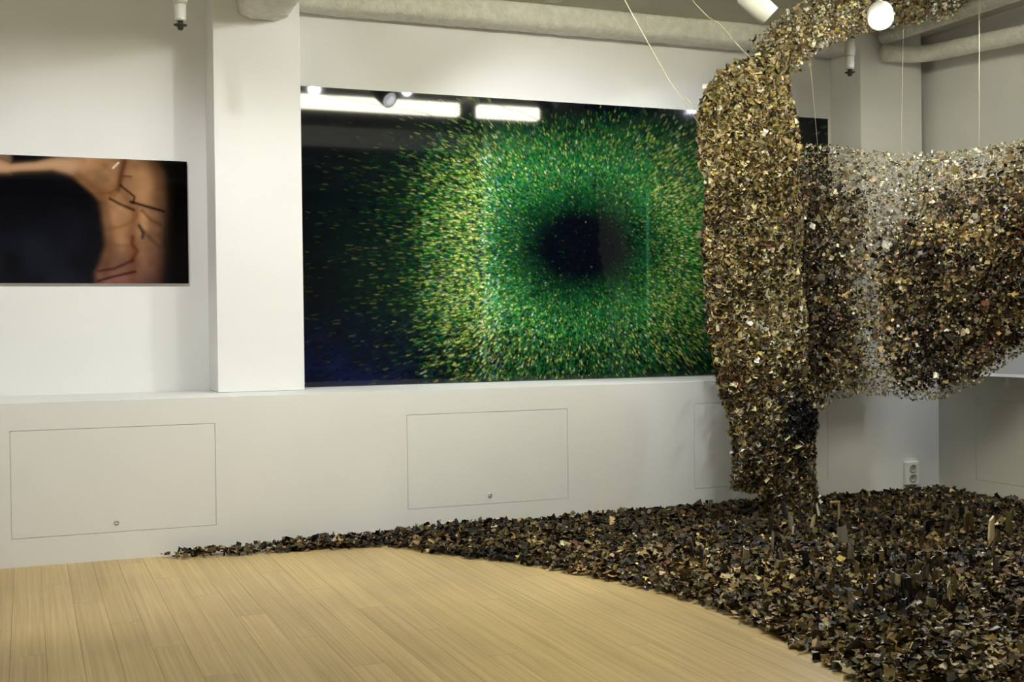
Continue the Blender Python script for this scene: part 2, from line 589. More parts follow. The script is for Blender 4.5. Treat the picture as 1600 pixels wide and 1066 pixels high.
def print_mesh(name, img, x0, x1, z0, z1, y, m, parent):
    """a flat print as a grid whose vertices carry the ink colour"""
    H, W = img.shape[:2]
    X, Z = np.meshgrid(np.linspace(x0, x1, W), np.linspace(z1, z0, H))
    co = np.stack([X, np.full_like(X, y), Z], -1).reshape(-1, 3)
    i = np.arange(H * W).reshape(H, W)
    f = np.stack([i[:-1, :-1], i[1:, :-1], i[1:, 1:], i[:-1, 1:]], -1).reshape(-1, 4)
    me = bpy.data.meshes.new(name)
    me.vertices.add(len(co)); me.vertices.foreach_set('co', co.ravel())
    me.loops.add(f.size); me.loops.foreach_set('vertex_index', f.ravel().astype(np.int32))
    me.polygons.add(len(f)); me.polygons.foreach_set('loop_start', np.arange(0, f.size, 4, dtype=np.int32))
    me.update(calc_edges=True)
    at_ = me.attributes.new('tint', 'FLOAT_COLOR', 'POINT')
    c4 = np.ones((H * W, 4), np.float32)
    c4[:, :3] = np.clip(img.reshape(-1, 3), 0, 1)
    at_.data.foreach_set('color', c4.ravel())
    return link(name, me, m, parent)

def picture(name, img, x0, x1, z0, z1, yfront, label, m, edge=0.012):
    xc = (x0 + x1) / 2
    r = empty(name, (xc, yfront, z0))
    tag(r, label, 'picture')
    print_mesh('print', img, x0 - xc, x1 - xc, 0, z1 - z0, 0, m, r)
    bm = bmesh.new()
    box(bm, x0 - xc + 0.004, x1 - xc - 0.004, 0.0012, YW - yfront - 0.001, 0.004, z1 - z0 - 0.004)
    obj('backing_panel', bm, M_alu, r)
    return r
M_print = attr_mat('glossy_print', rough=0.04)
M_print.node_tree.nodes['Principled BSDF'].inputs['Specular IOR Level'].default_value = 0.3

# --- green burst print
GX0, GX1, GZ0, GZ1 = 1.533, 5.505, 0.846, 2.705
def green_image():
    W, H = 720, 337
    X, Z = np.meshgrid(np.linspace(GX0, GX1, W), np.linspace(GZ1, GZ0, H))
    P = np.stack([X, np.full_like(X, YG), Z], -1)
    PX, PY = pix(P)                          # design drawn in the proportions seen in the photograph
    sx = (GX1 - GX0) / W
    def env(px, py):
        d = np.hypot((px - 905) / 95.0, (py - 385) / 72.0)
        hole = np.clip((d - 0.55) / 1.25, 0, 1) ** 1.2
        left = interp(px, [480, 560, 640, 690, 757], [0.10, 0.17, 0.28, 0.52, 0.95])
        right = interp(px, [1000, 1100, 1180, 1250, 1300], [0.95, 0.62, 0.35, 0.08, 0.0])
        top = interp(py, [165, 195, 235, 310], [0.0, 0.22, 0.6, 1.0])
        bot = interp(py, [480, 560, 605], [1.0, 0.75, 0.5])
        # the corners fall into the dark
        rr = np.hypot((px - 880) / 390.0, (py - 380) / 250.0)
        corner = np.clip(1.45 - rr * 0.95, 0.05, 1)
        return hole * np.where(px < 757, left, 1) * right * top * bot * corner
    E = env(PX, PY)
    img = np.zeros((H, W, 3))
    img[:] = linarr([5, 8, 17])
    nv = vnoise((H, W), (9, 16), 3) * 0.5 + vnoise((H, W), (30, 60), 4) * 0.5
    navy = np.clip((PY - 470) / 120, 0, 1) * np.clip((720 - PX) / 200, 0, 1) * nv
    img += navy[..., None] * linarr([8, 14, 60])
    hf = vnoise((H, W), (150, 210), 5) * 0.6 + vnoise((H, W), (75, 100), 6) * 0.4
    base = np.clip(E, 0, 1) ** 1.2 * (0.35 + 0.9 * nv) * (0.25 + 1.6 * hf ** 1.5)
    inner = np.clip((PX - 750) / 10, 0, 1)
    img += base[..., None] * (linarr([34, 122, 50]) * inner[..., None] + linarr([36, 84, 30]) * (1 - inner[..., None]))
    # inner box: teal towards its lower corners
    teal = inner * np.clip((1016 - PX) / 6, 0, 1) * base
    img += teal[..., None] * linarr([10, 70, 50])[None, None] * 0.25
    # particles thrown outwards from the dark eye
    N = 52000
    cx, cy_ = 905.0, 385.0
    px = rng.uniform(470, 1295, N * 3)
    py = rng.uniform(150, 606, N * 3)
    seam = rng.random(N * 3) < 0.008
    px = np.where(seam, 762 + np.abs(rng.normal(0, 9, N * 3)), px)
    e = env(px, py)
    keep = rng.random(N * 3) < np.clip(e * 0.97 + 0.02, 0, 1)
    px, py, e = px[keep][:N], py[keep][:N], e[keep][:N]
    N = len(px)
    d = np.stack([px - cx, py - cy_], -1)
    dist = np.hypot(d[:, 0], d[:, 1])
    dirv = d / dist[:, None]
    dirv = np.where((px < 740)[:, None], dirv * [1, 0.45] , dirv)
    dirv /= np.linalg.norm(dirv, axis=1)[:, None]
    pal = linarr([[30, 96, 30], [60, 140, 50], [96, 170, 66], [160, 196, 84], [206, 214, 120], [44, 130, 96], [40, 84, 120], [200, 232, 206], [24, 60, 30], [10, 22, 20]])
    pr = np.array([.20, .18, .14, .12, .06, .09, .05, .008, .08, .07])
    ci = rng.choice(len(pal), N, p=pr / pr.sum())
    near = np.abs(px - 765) < 16
    ci = np.where(near & (rng.random(N) < 0.06) & (py > 205), 7, ci)
    ins_ = (px > 760) & (px < 1012) & (np.abs(py - 385) < 140 + rng.normal(0, 28, N))
    ci = np.where(ins_ & np.isin(ci, [3, 4]) & (rng.random(N) < 0.7), rng.choice([1, 2, 5, 0], N), ci)
    yel = np.where(ins_, 0.1, 1.0) * (np.exp(-((px - 725) / 45) ** 2) + np.exp(-((px - 1062) / 40) ** 2) + 0.7 * np.exp(-((py - 540) / 45) ** 2))
    ci = np.where((rng.random(N) < 0.4 * yel) & (ci < 3), rng.choice([3, 4, 2], N), ci)
    ci = np.where((px < 640) & (rng.random(N) < 0.5), 8, ci)
    ci = np.where((rng.random(N) < np.clip((py - 480) / 130, 0, 0.6)) & (ci < 4), 9, ci)
    bright = np.clip(rng.gamma(2.0, 0.42, N), 0.05, 1.9) * np.clip(0.22 + 0.85 * e, 0.0, 1.2)
    bright *= np.where(px < 660, interp(px, [480, 580, 660], [0.22, 0.35, 0.75]), 1)
    ln = interp(dist, [60, 130, 300, 450], [1.0, 2.4, 7.5, 10.0]) * rng.uniform(0.5, 1.4, N)
    # pixels to picture grid
    # local linear map from photo pixels to grid through the plane of the print
    def grid(pxx, pyy):
        dd = (pxx - 800)[:, None] / FPX * RT - (pyy - 533)[:, None] / FPX * UP + FW
        t = YG / dd[:, 1]
        xw, zw = dd[:, 0] * t, CAM[2] + dd[:, 2] * t
        return (xw - GX0) / (GX1 - GX0) * (W - 1), (GZ1 - zw) / (GZ1 - GZ0) * (H - 1)
    for k in range(12):
        f = k / 11 - 0.5
        gx, gy = grid(px + dirv[:, 0] * ln * f, py + dirv[:, 1] * ln * f)
        gx, gy = np.rint(gx).astype(int), np.rint(gy).astype(int)
        ok = (gx >= 0) & (gx < W) & (gy >= 0) & (gy < H)
        wgt = (1 - abs(f)) * 0.85
        new = pal[ci] * (bright * wgt)[:, None]
        dark = ci == 9
        idx = np.where(ok & ~dark)[0]
        np.maximum.at(img, (gy[idx], gx[idx]), new[idx])
        idx = np.where(ok & dark)[0]
        img[gy[idx], gx[idx]] *= 0.35
    s = np.exp(-((PX - 758) / 2.2) ** 2) * np.clip((PY - 190) / 30, 0, 1) * np.clip((600 - PY) / 40, 0, 1) * (0.3 + 0.7 * nv)
    img += s[..., None] * linarr([150, 200, 140]) * 0.22
    s2 = np.exp(-((PX - 1012) / 2.0) ** 2) * np.clip((PY - 280) / 40, 0, 1) * np.clip((560 - PY) / 60, 0, 1)
    img += s2[..., None] * linarr([70, 150, 110]) * 0.3
    return img * 0.7 + blur(img.copy(), 1) * 0.3
picture('green_picture', green_image(), GX0, GX1, GZ0, GZ1, YG, 'huge glossy black picture with a burst of green specks around a dark eye', M_print)

# --- figure print
def figure_image():
    W, H = 330, 220
    x0, x1, z0, z1 = FIG
    X, Z = np.meshgrid(np.linspace(x0, x1, W), np.linspace(z1, z0, H))
    # design units: 0..1118 across the visible part, 170..925 down
    U = (X + 0.125) / (0.905 + 0.125) * 1118
    V = 190 + (2.212 - Z) / (2.212 - 1.483) * 732
    img = np.zeros((H, W, 3))
    n1 = vnoise((H, W), (6, 9), 8)
    n2 = vnoise((H, W), (18, 26), 9)
    img[:] = linarr([7, 7, 13])
    img += (np.clip((V - 430) / 300, 0, 1) * np.clip((620 - U) / 200, 0, 1) * n1)[..., None] * linarr([22, 26, 36])
    def soft(a, wdt): return 1 / (1 + np.exp(-np.clip(a / wdt, -40, 40)))
    # torso: between a left and a right contour
    lc = interp(V, [190, 290, 330, 400, 450, 600, 700, 800, 860, 925], [380, 420, 455, 540, 590, 608, 612, 575, 545, 550])
    rc = interp(V, [190, 250, 330, 450, 600, 750, 925], [905, 965, 985, 985, 965, 965, 955])
    T = soft(U - lc, 9) * soft(rc - U, 22)
    shade = np.clip(1.0 - np.abs((U - (lc + rc) / 2 + 40) / (rc - lc)) ** 2 * 1.9, 0.25, 1)
    shade *= 0.5 + 0.9 * n1 * (0.5 + 0.9 * n2)
    low = np.clip((V - 650) / 250, 0, 1)[..., None]
    skin = (linarr([196, 146, 104]) * (1 - low) + linarr([160, 108, 96]) * low) * 0.6
    light = np.exp(-(((U - 700) / 90) ** 2 + ((V - 540) / 90) ** 2)) + 0.8 * np.exp(-(((U - 850) / 60) ** 2 + ((V - 350) / 110) ** 2)) + 0.7 * np.exp(-(((U - 500) / 80) ** 2 + ((V - 240) / 60) ** 2))
    img = img * (1 - T[..., None]) + T[..., None] * skin * (shade + 0.45 * light)[..., None]
    # arm stretched out to the left
    au = interp(U, [-80, 60, 200, 330, 450], [190, 238, 222, 190, 180])
    al = interp(U, [-80, 0, 120, 300, 450], [305, 300, 285, 272, 305])
    A = soft(V - au, 5) * soft(al - V, 7) * soft(460 - U, 14)
    A = np.maximum(A, soft(62 - U + (V - 190) * 0.1, 6) * soft(300 - V, 6))
    ashade = np.clip(1.0 - ((V - (au + al) / 2) / (al - au + 1)) ** 2 * 2.2, 0.35, 1)
    img = img * (1 - A[..., None]) + A[..., None] * linarr([188, 148, 116]) * ashade[..., None]
    def stroke(pts, wd, k, col=(34, 16, 10)):
        nonlocal img
        D = np.full(U.shape, 1e9)
        for (ax, ay), (bx, by) in zip(pts[:-1], pts[1:]):
            vx, vy = bx - ax, by - ay
            t = np.clip(((U - ax) * vx + (V - ay) * vy) / (vx * vx + vy * vy), 0, 1)
            D = np.minimum(D, np.hypot(U - ax - t * vx, V - ay - t * vy))
        m_ = np.exp(-(D / wd) ** 2) * k
        img = img * (1 - m_[..., None]) + m_[..., None] * linarr(col)
    stroke([(720, 190), (700, 360), (790, 480), (770, 640), (780, 800), (770, 925)], 34, 0.55, (92, 52, 28))
    stroke([(900, 190), (945, 300), (930, 420)], 40, 0.5, (80, 50, 26))
    stroke([(960, 480), (880, 640), (900, 800)], 38, 0.5, (96, 62, 52))
    stroke([(590, 420), (620, 520), (640, 690), (600, 860)], 30, 0.5, (84, 52, 34))
    stroke([(450, 290), (560, 370), (660, 400)], 26, 0.55, (110, 66, 36))
    stroke([(735, 195), (710, 280), (700, 340), (690, 370)], 17, 0.75, (70, 34, 18))
    stroke([(705, 345), (790, 410), (780, 445)], 8, 0.85)
    stroke([(690, 365), (640, 392), (560, 395)], 9, 0.6, (110, 66, 30))
    stroke([(640, 425), (700, 455), (785, 488)], 10, 0.85)
    stroke([(765, 440), (850, 462), (970, 492)], 9, 0.95, (20, 12, 10))
    stroke([(835, 490), (890, 545), (950, 575)], 12, 0.6, (70, 48, 24))
    stroke([(805, 470), (800, 520), (770, 560), (700, 590), (620, 600)], 10, 0.5, (120, 74, 40))
    stroke([(815, 580), (840, 620), (835, 650)], 12, 0.9, (36, 22, 26))
    stroke([(840, 615), (900, 670), (960, 720)], 14, 0.6, (66, 44, 36))
    stroke([(775, 650), (770, 690), (800, 730), (765, 790)], 14, 0.75, (84, 34, 22))
    stroke([(560, 850), (660, 835), (740, 800), (775, 785)], 9, 0.85, (60, 26, 22))
    stroke([(560, 908), (660, 880), (785, 852)], 9, 0.9, (50, 18, 18))
    stroke([(720, 290), (770, 292)], 8, 0.7, (80, 40, 24))
    stroke([(640, 690), (700, 700), (750, 700)], 12, 0.35, (110, 66, 44))
    stroke([(662, 244), (695, 212)], 5, 0.9, (235, 222, 206))  # small glint painted into the print as a pale dash
    fade = soft(985 - U, 22)
    img = img * (0.06 + 0.94 * fade[..., None])
    return img
FIG = (-0.19, 0.905, 1.483, 2.212)
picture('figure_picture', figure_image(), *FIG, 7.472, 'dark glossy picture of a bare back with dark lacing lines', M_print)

# ------------------------------------------------------------------ scraps
PAL = {
    'black': (16, 15, 15), 'umber': (46, 36, 22), 'brown': (84, 66, 40), 'olive': (112, 100, 58), 'moss': (82, 84, 46),
    'tan': (150, 132, 92), 'cream': (200, 188, 150), 'grey': (128, 122, 112), 'slate': (60, 57, 54), 'rust': (112, 66, 50),
    'white': (228, 226, 220), 'navy': (22, 22, 36), 'gold': (168, 148, 74)}
PN = list(PAL)
PC = linarr([PAL[k] for k in PN])

def pick(n, weights):
    p = np.array([weights.get(k, 0.0) for k in PN], float)
    return rng.choice(len(PN), n, p=p / p.sum())

def scrap_mesh(name, P, Nrm, size, ci, parent, m=M_scrap, tilt=0.9, aspect=(0.45, 1.0), fold=0.5, tone=1.0):
    """many little folded flakes (each 2 bent quads) in one mesh"""
    n = len(P)
    if n == 0: return None
    nr = Nrm + rng.normal(0, tilt, (n, 3))
    nr /= np.linalg.norm(nr, axis=1)[:, None]
    a = np.cross(nr, rng.normal(0, 1, (n, 3)))
    a /= np.linalg.norm(a, axis=1)[:, None]
    b = np.cross(nr, a)
    L = size[:, None] * 0.5
    Wd = L * rng.uniform(*aspect, (n, 1))
    bend = nr * L * rng.uniform(-fold, fold, (n, 1))
    j = lambda: rng.uniform(0.65, 1.15, (n, 1))
    v = np.stack([P - a * L * j() - b * Wd * j() + bend, P - a * L * j() + b * Wd * j() + bend,
                  P - b * Wd * j() - bend * 0.5, P + b * Wd * j() - bend * 0.5,
                  P + a * L * j() - b * Wd * j() + bend, P + a * L * j() + b * Wd * j() + bend], 1)
    co = v.reshape(-1, 3)
    base = (np.arange(n) * 6)[:, None]
    f = np.stack([base + [0, 2, 3, 1], base + [2, 4, 5, 3]], 1).reshape(-1, 4)
    me = bpy.data.meshes.new(name)
    me.vertices.add(len(co)); me.vertices.foreach_set('co', co.ravel())
    me.loops.add(f.size); me.loops.foreach_set('vertex_index', f.ravel().astype(np.int32))
    me.polygons.add(len(f)); me.polygons.foreach_set('loop_start', np.arange(0, f.size, 4, dtype=np.int32))
    me.update(calc_edges=True)
    col = tone * PC[ci] * np.exp(rng.normal(0, 0.28, (n, 1))) * np.exp(rng.normal(0, 0.06, (n, 3)))
    gl = np.where(np.isin(ci, [PN.index('white'), PN.index('grey'), PN.index('black')]), rng.random(n), rng.random(n) ** 4)
    c4 = np.ones((n, 6, 4), np.float32)
    c4[:, :, :3] = np.clip(col, 0, 0.9)[:, None]
    A = me.attributes.new('tint', 'FLOAT_COLOR', 'POINT'); A.data.foreach_set('color', c4.ravel())
    B = me.attributes.new('gloss', 'FLOAT', 'POINT'); B.data.foreach_set('value', np.repeat(gl, 6).astype(np.float32))
    o = link(name, me, m, parent)
    o['kind'] = 'stuff'
    return o

# a few thick flake shapes shared by all single pieces
def flake_shapes(count=6):
    out = []
    for k in range(count):
        rs = random.Random(100 + k)
        bm = bmesh.new()
        nseg = 3
        pts = []
        wv = [rs.uniform(0.22, 0.5) for _ in range(nseg + 1)]
        for i in range(nseg + 1):
            t = i / nseg - 0.5
            hgt = 0.28 * rs.uniform(-1, 1)
            pts.append((t + rs.uniform(-.06, .06), wv[i], hgt))
        top, bot = [], []
        for (t, wd, h) in pts:
            top.append([bm.verts.new((t, -wd, h + 0.03)), bm.verts.new((t + rs.uniform(-.08, .08), wd, h + 0.03 + rs.uniform(-.1, .1)))])
            bot.append([bm.verts.new(top[-1][0].co - Vector((0, 0, .06))), bm.verts.new(top[-1][1].co - Vector((0, 0, .06)))])
        for i in range(nseg):
            bm.faces.new((top[i][0], top[i + 1][0], top[i + 1][1], top[i][1]))
            bm.faces.new((bot[i][0], bot[i][1], bot[i + 1][1], bot[i + 1][0]))
            bm.faces.new((top[i][0], bot[i][0], bot[i + 1][0], top[i + 1][0]))
            bm.faces.new((top[i][1], top[i + 1][1], bot[i + 1][1], bot[i][1]))
        bm.faces.new((top[0][0], top[0][1], bot[0][1], bot[0][0]))
        bm.faces.new((top[-1][0], bot[-1][0], bot[-1][1], top[-1][1]))
        bmesh.ops.recalc_face_normals(bm, faces=bm.faces)
        me = bpy.data.meshes.new('scrap')
        bm.to_mesh(me); bm.free()
        me.materials.append(M_piece)
        out.append(me)
    return out
FLAKES = flake_shapes()

def single(name, me, P, nrm, size, cname, parent=None, spin=None, origin=None):
    o = bpy.data.objects.new(name, me)
    COL.objects.link(o)
    q = Vector(nrm).to_track_quat('Z', 'Y') @ Matrix.Rotation(random.uniform(0, 6.28) if spin is None else spin, 3, 'Z').to_quaternion()
    o.rotation_mode = 'QUATERNION'
    o.rotation_quaternion = q
    o.scale = (size,) * 3 if np.isscalar(size) else size
    base = Vector(P) - (Vector(origin) if origin is not None else Vector((0, 0, 0)))
    o.location = base
    if parent is not None: o.parent = parent
    c = linarr(PAL[cname]) * math.exp(random.gauss(0, 0.2))
    o.color = (*[float(min(v, 0.9)) for v in c], 1)
    return o

def thread(parent, pts, rad, origin):
    bm = bmesh.new()
    tube(bm, [Vector(p) - Vector(origin) for p in pts], rad, 6)
    return obj('suspension_thread', bm, M_thread, parent, True)

# --- the hanging strip: a thick shaggy mat falling from the ceiling to the heap, its top arching away under the ceiling
YC = 6.12
colroot = empty('hanging_scrap_strip', at(1235, 812, YC))
tag(colroot, 'tall shaggy hanging strip of tan scraps touching the floor heap', 'sculpture')
CO = np.array(colroot.location)
Lpts = ([88, 110, 140, 180, 300, 420, 520, 600, 625, 660, 765, 770, 812], [1176, 1130, 1104, 1092, 1098, 1102, 1114, 1118, 1128, 1142, 1143, 1190, 1200])
Rpts = ([88, 120, 240, 350, 450, 580, 650, 760, 812], [1236, 1238, 1240, 1244, 1255, 1260, 1266, 1272, 1280])
def column_pts(n, side_bias=0.2):
    py = rng.uniform(88, 812, n)
    l, r_ = interp(py, *Lpts), interp(py, *Rpts)
    keep = rng.random(n) < (r_ - l) / 150.0
    py, l, r_ = py[keep], l[keep], r_[keep]
    n = len(py)
    s = rng.uniform(-1, 1, n)
    th = 0.085 * np.sqrt(np.clip(1 - np.abs(s) ** 3, 0.02, 1)) * interp(py, [90, 160, 600, 812], [0.5, 1, 1.1, 0.9])
    side = np.where(rng.random(n) < 0.72, -1.0, 1.0)
    wob = 0.03 * np.sin(py / 60.0) + 0.02 * np.sin(py / 23.0 + s * 2)
    px = (l + r_) / 2 + s * (r_ - l) / 2
    base = np.array([at(a, b, YC) for a, b in zip(px, py)])
    base[:, 1] += side * th + wob
    nrm = np.stack([s * 0.9, side * (1 - 0.5 * np.abs(s)), np.full(n, -0.15)], 1)
    return base, nrm, px, py, side
def arch_axis(t):
    ax = np.interp(t, [0, .25, .5, .75, 1], [1208, 1255, 1330, 1415, 1495])
    ay = np.interp(t, [0, .25, .5, .75, 1], [92, 45, 14, -4, -16])
    hw = np.interp(t, [0, .2, .5, 1], [32, 30, 32, 34])
    return ax, ay, hw
def arch_pts(n):
    t = rng.uniform(0, 1, n)
    ax, ay, hw = arch_axis(t)
    off = rng.normal(0, 0.55, n)
    off = np.clip(off, -1.25, 1.25)
    tx, ty = np.gradient(np.array(arch_axis(np.linspace(0, 1, 50))[0])), np.gradient(np.array(arch_axis(np.linspace(0, 1, 50))[1]))
    k = np.clip((t * 49).astype(int), 0, 49)
    ln = np.hypot(tx[k], ty[k])
    px, py = ax - ty[k] / ln * off * hw, ay + tx[k] / ln * off * hw
    Y = YC + 0.12 + 0.1 * t
    base = np.array([at(a, b, c) for a, b, c in zip(px, py, Y)])
    base[:, 1] += rng.normal(0, 0.05, n)
    base[:, 2] = np.minimum(base[:, 2], ZC - 0.03)
    nrm = np.stack([rng.normal(0, .3, n), np.full(n, -0.7), np.full(n, -0.6)], 1)
    return base, nrm, px, py

W_COL = dict(black=.06, umber=.12, brown=.12, olive=.15, tan=.22, cream=.22, grey=.05, white=.04, gold=.06, moss=.05, rust=.015, slate=.03)
W_DARK = dict(black=.34, navy=.22, slate=.16, umber=.12, grey=.1, white=.06)
W_RUST = dict(rust=.5, brown=.2, tan=.2, umber=.1)
W_PALE = dict(white=.22, cream=.34, grey=.2, tan=.2, slate=.06, umber=.05)

P, Nn, px, py, side = column_pts(46000)
ci = pick(len(P), W_COL)
def patch(mask_p, wts):
    global ci
    m_ = rng.random(len(ci)) < mask_p
    ci[m_] = pick(m_.sum(), wts)
gx = lambda x0, y0, sx, sy: np.exp(-((px - x0) / sx) ** 2 - ((py - y0) / sy) ** 2)
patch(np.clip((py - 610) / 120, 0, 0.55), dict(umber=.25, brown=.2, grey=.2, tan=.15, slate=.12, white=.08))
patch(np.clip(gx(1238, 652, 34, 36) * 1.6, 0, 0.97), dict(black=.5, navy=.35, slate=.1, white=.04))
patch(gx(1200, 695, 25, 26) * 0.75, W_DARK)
patch(gx(1132, 588, 14, 14) * 0.8, W_RUST)
patch(gx(1190, 605, 16, 16) * 0.7, W_RUST)
patch(gx(1140, 335, 14, 10) * 0.7, W_RUST)
patch(gx(1190, 650, 13, 14) * 0.8, W_PALE)
patch(gx(1228, 395, 26, 90) * 0.45, W_PALE)
patch(gx(1210, 510, 40, 50) * 0.35, W_PALE)
patch(gx(1215, 755, 60, 40) * 0.35, W_PALE)
patch(np.clip((330 - py) / 150, 0, 0.5), dict(olive=.25, tan=.25, cream=.2, gold=.15, umber=.15))
sz = np.clip(rng.lognormal(math.log(0.025), 0.38, len(P)), 0.009, 0.06) * interp(py, [90, 350, 800], [1.15, 1.0, 0.95])
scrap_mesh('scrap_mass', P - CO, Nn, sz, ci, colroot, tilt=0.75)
P, Nn, px, py = arch_pts(12000)
ci = pick(len(P), dict(cream=.3, tan=.32, olive=.14, brown=.06, white=.06, grey=.1, umber=.05, gold=.04, rust=.02))
patch(gx(1380, 2, 60, 16) * 0.3, dict(gold=.3, brown=.4, rust=.2, umber=.1))
patch(gx(1468, 4, 20, 14) * 0.8, dict(white=.7, cream=.3))
patch(gx(1266, 78, 7, 5) * 0.95, dict(rust=1))
sz = np.clip(rng.lognormal(math.log(0.017), 0.38, len(P)), 0.007, 0.04)
scrap_mesh('arch_scrap_mass', P - CO, Nn, sz, ci, colroot, tilt=0.9)
# dark netting core so that the mat is not see-through
bm = bmesh.new()
prev = None
for yy in np.linspace(96, 806, 60):
    l, r_ = float(interp(yy, *Lpts)) + 10, float(interp(yy, *Rpts)) - 10
    ring = []
    wob = 0.03 * math.sin(yy / 60.0)
    for k in range(14):
        a = 2 * math.pi * k / 14
        q = at((l + r_) / 2 + math.cos(a) * (r_ - l) / 2, yy, YC)
        q[1] += math.sin(a) * 0.055 + wob
        ring.append(bm.verts.new(q - CO))
    if prev:
        for k in range(14):
            bm.faces.new((prev[k], prev[(k + 1) % 14], ring[(k + 1) % 14], ring[k]))
    else:
        bm.faces.new(ring)
    prev = ring
bm.faces.new(prev)
obj('netting_core', bm, M_net, colroot, True)
P, Nn, px, py, side = column_pts(4000)
ci = pick(len(P), W_COL)
patch(gx(1240, 652, 30, 32) * 0.9, W_DARK)
front = np.where(side < 0)[0][:300]
for i in front:
    nv = Vector(Nn[i]) + Vector(rng.normal(0, 0.5, 3))
    single('scrap', random.choice(FLAKES), P[i] + np.array([0, -0.012, 0]), nv, float(rng.uniform(0.024, 0.042)), PN[ci[i]], colroot, origin=CO)
for pts in ([(965, -22, 5.6), (980, 8, 5.75), (1012, 66, 5.9), (1048, 130, 6.0), (1094, 196, 6.06)],
            [(1070, -20, 5.8), (1086, 6, 5.9), (1108, 28, 5.95), (1124, 36, 5.98), (1150, 68, 6.05), (1182, 100, 6.1)],
            [(1072, 152, 6.1), (1092, 178, 6.1)]):
    q = [at(*p) for p in pts]
    d0 = (q[0] - q[1])
    if pts[0][1] < 0 and d0[2] > 0:
        q = [q[0] + d0 * ((ZC - 0.004 - q[0][2]) / d0[2])] + q
    thread(colroot, q, 0.0022, CO)

# --- the second hanging piece: a wide curved net that carries the scraps, swinging towards the viewer on the right
netroot = empty('hanging_scrap_net', at(1430, 612, 6.2))
tag(netroot, 'wide hanging curved net of brown scraps right of the tall strip', 'sculpture')
NO = np.array(netroot.location)
def net_Y(px): return interp(px, [1230, 1290, 1350, 1420, 1500, 1600, 1720], [6.36, 6.46, 6.48, 6.32, 6.0, 5.6, 5.2])
TOP = ([1230, 1300, 1400, 1500, 1560, 1600, 1720], [230, 232, 246, 240, 230, 222, 205])
BOT = ([1230, 1270, 1300, 1340, 1390, 1430, 1475, 1520, 1560, 1600, 1720], [655, 642, 616, 606, 606, 616, 611, 592, 566, 538, 470])
def net_density(px, py):
    top, bot = interp(px, *TOP), interp(px, *BOT)
    d = np.clip((py - top) / interp(px, [1240, 1280, 1330, 1450, 1600], [60, 90, 160, 130, 100]), 0, 1) ** 1.5 * 0.93 + 0.07
    d *= np.clip((bot - py) / 40, 0, 1) ** 0.6
    xg = interp(py, [240, 300, 360, 420, 480, 540, 590], [1380, 1395, 1372, 1352, 1354, 1360, 1375])
    wg = interp(py, [240, 300, 360, 420, 500, 590], [70, 58, 40, 27, 21, 24])
    d *= 1 - 0.8 * np.exp(-((px - xg) / wg) ** 4)
    d *= 1 - 0.75 * np.exp(-((px - 1345) / 60) ** 2 - ((py - 600) / 22) ** 2)
    return np.where((py > top) & (py < bot), d, 0)
def net_pts(n, fine=False):
    px = rng.uniform(1243, 1718, n)
    py = rng.uniform(200, 660, n)
    d = net_density(px, py)
    if fine:
        d = ((py > interp(px, *TOP) - 6) & (py < interp(px, *BOT) + 12)) * np.clip(0.85 - d, 0.15, 1)
    k = rng.random(n) < d
    px, py = px[k], py[k]
    n = len(px)
    Y = net_Y(px)
    mid = np.clip((py - interp(px, *TOP)) / (interp(px, *BOT) - interp(px, *TOP)), 0, 1)
    belly = 0.16 * np.sin(mid * np.pi) * np.sin(np.clip((px - 1380) / 200, 0, 1) * np.pi / 2)
    Y = Y - belly + rng.normal(0, 0.045, n)
    Y = np.minimum(Y, 6.66)
    base = np.array([at(a, b, c) for a, b, c in zip(px, py, Y)]).reshape(-1, 3)
    nrm = np.stack([np.full(n, -0.35), np.full(n, -1.0), np.full(n, -0.05)], 1)
    return base, nrm, px, py
W_NET = dict(black=.10, umber=.22, brown=.22, olive=.15, tan=.13, cream=.07, grey=.06, white=.03, moss=.06, slate=.05, rust=.02, gold=.02)
P, Nn, px, py = net_pts(60000)
ci = pick(len(P), W_NET)
patch(np.clip((330 - py) / 90, 0, 1) * 0.6, dict(tan=.3, cream=.25, grey=.2, olive=.2, moss=.1))
clump = vnoise((120, 120), (14, 14), 31)[np.clip(((py - 200) / 460 * 119).astype(int), 0, 119), np.clip(((px - 1240) / 480 * 119).astype(int), 0, 119)]
patch(np.clip((0.42 - clump) * 3, 0, 0.75), dict(black=.35, umber=.4, brown=.2, slate=.05))
patch(np.clip((clump - 0.6) * 3, 0, 0.7), dict(tan=.4, cream=.2, olive=.3, grey=.1))
patch(gx(1470, 525, 60, 55) * 0.5, dict(black=.4, umber=.3, grey=.2, white=.12))
patch(gx(1545, 515, 22, 40) * 0.55, W_RUST)
patch(gx(1500, 365, 45, 22) * 0.55, dict(gold=.4, cream=.4, tan=.2))
patch(gx(1590, 380, 30, 60) * 0.35, dict(rust=.3, tan=.4, brown=.3))
patch(gx(1265, 440, 30, 150) * 0.5, dict(black=.35, umber=.35, brown=.2, navy=.1))
patch(np.exp(-((px - interp(py, [240, 300, 360, 420, 480, 540, 590], [1380, 1395, 1372, 1352, 1354, 1360, 1375])) / 24) ** 2) * 0.8, dict(cream=.4, tan=.3, grey=.3))
patch(gx(1430, 565, 80, 22) * 0.3, W_PALE)
patch(gx(1300, 400, 25, 40) * 0.4, dict(cream=.3, grey=.4, moss=.3))
sz = np.clip(rng.lognormal(math.log(0.021), 0.4, len(P)), 0.007, 0.055)
scrap_mesh('scrap_mass', P - NO, Nn, sz, ci, netroot, tilt=0.9, tone=np.array([0.95, 0.88, 0.78]))
P, Nn, px, py = net_pts(42000, True)
ci = pick(len(P), dict(cream=.25, tan=.3, grey=.25, olive=.1, white=.05, moss=.1))
sz = np.clip(rng.lognormal(math.log(0.012), 0.4, len(P)), 0.005, 0.028)
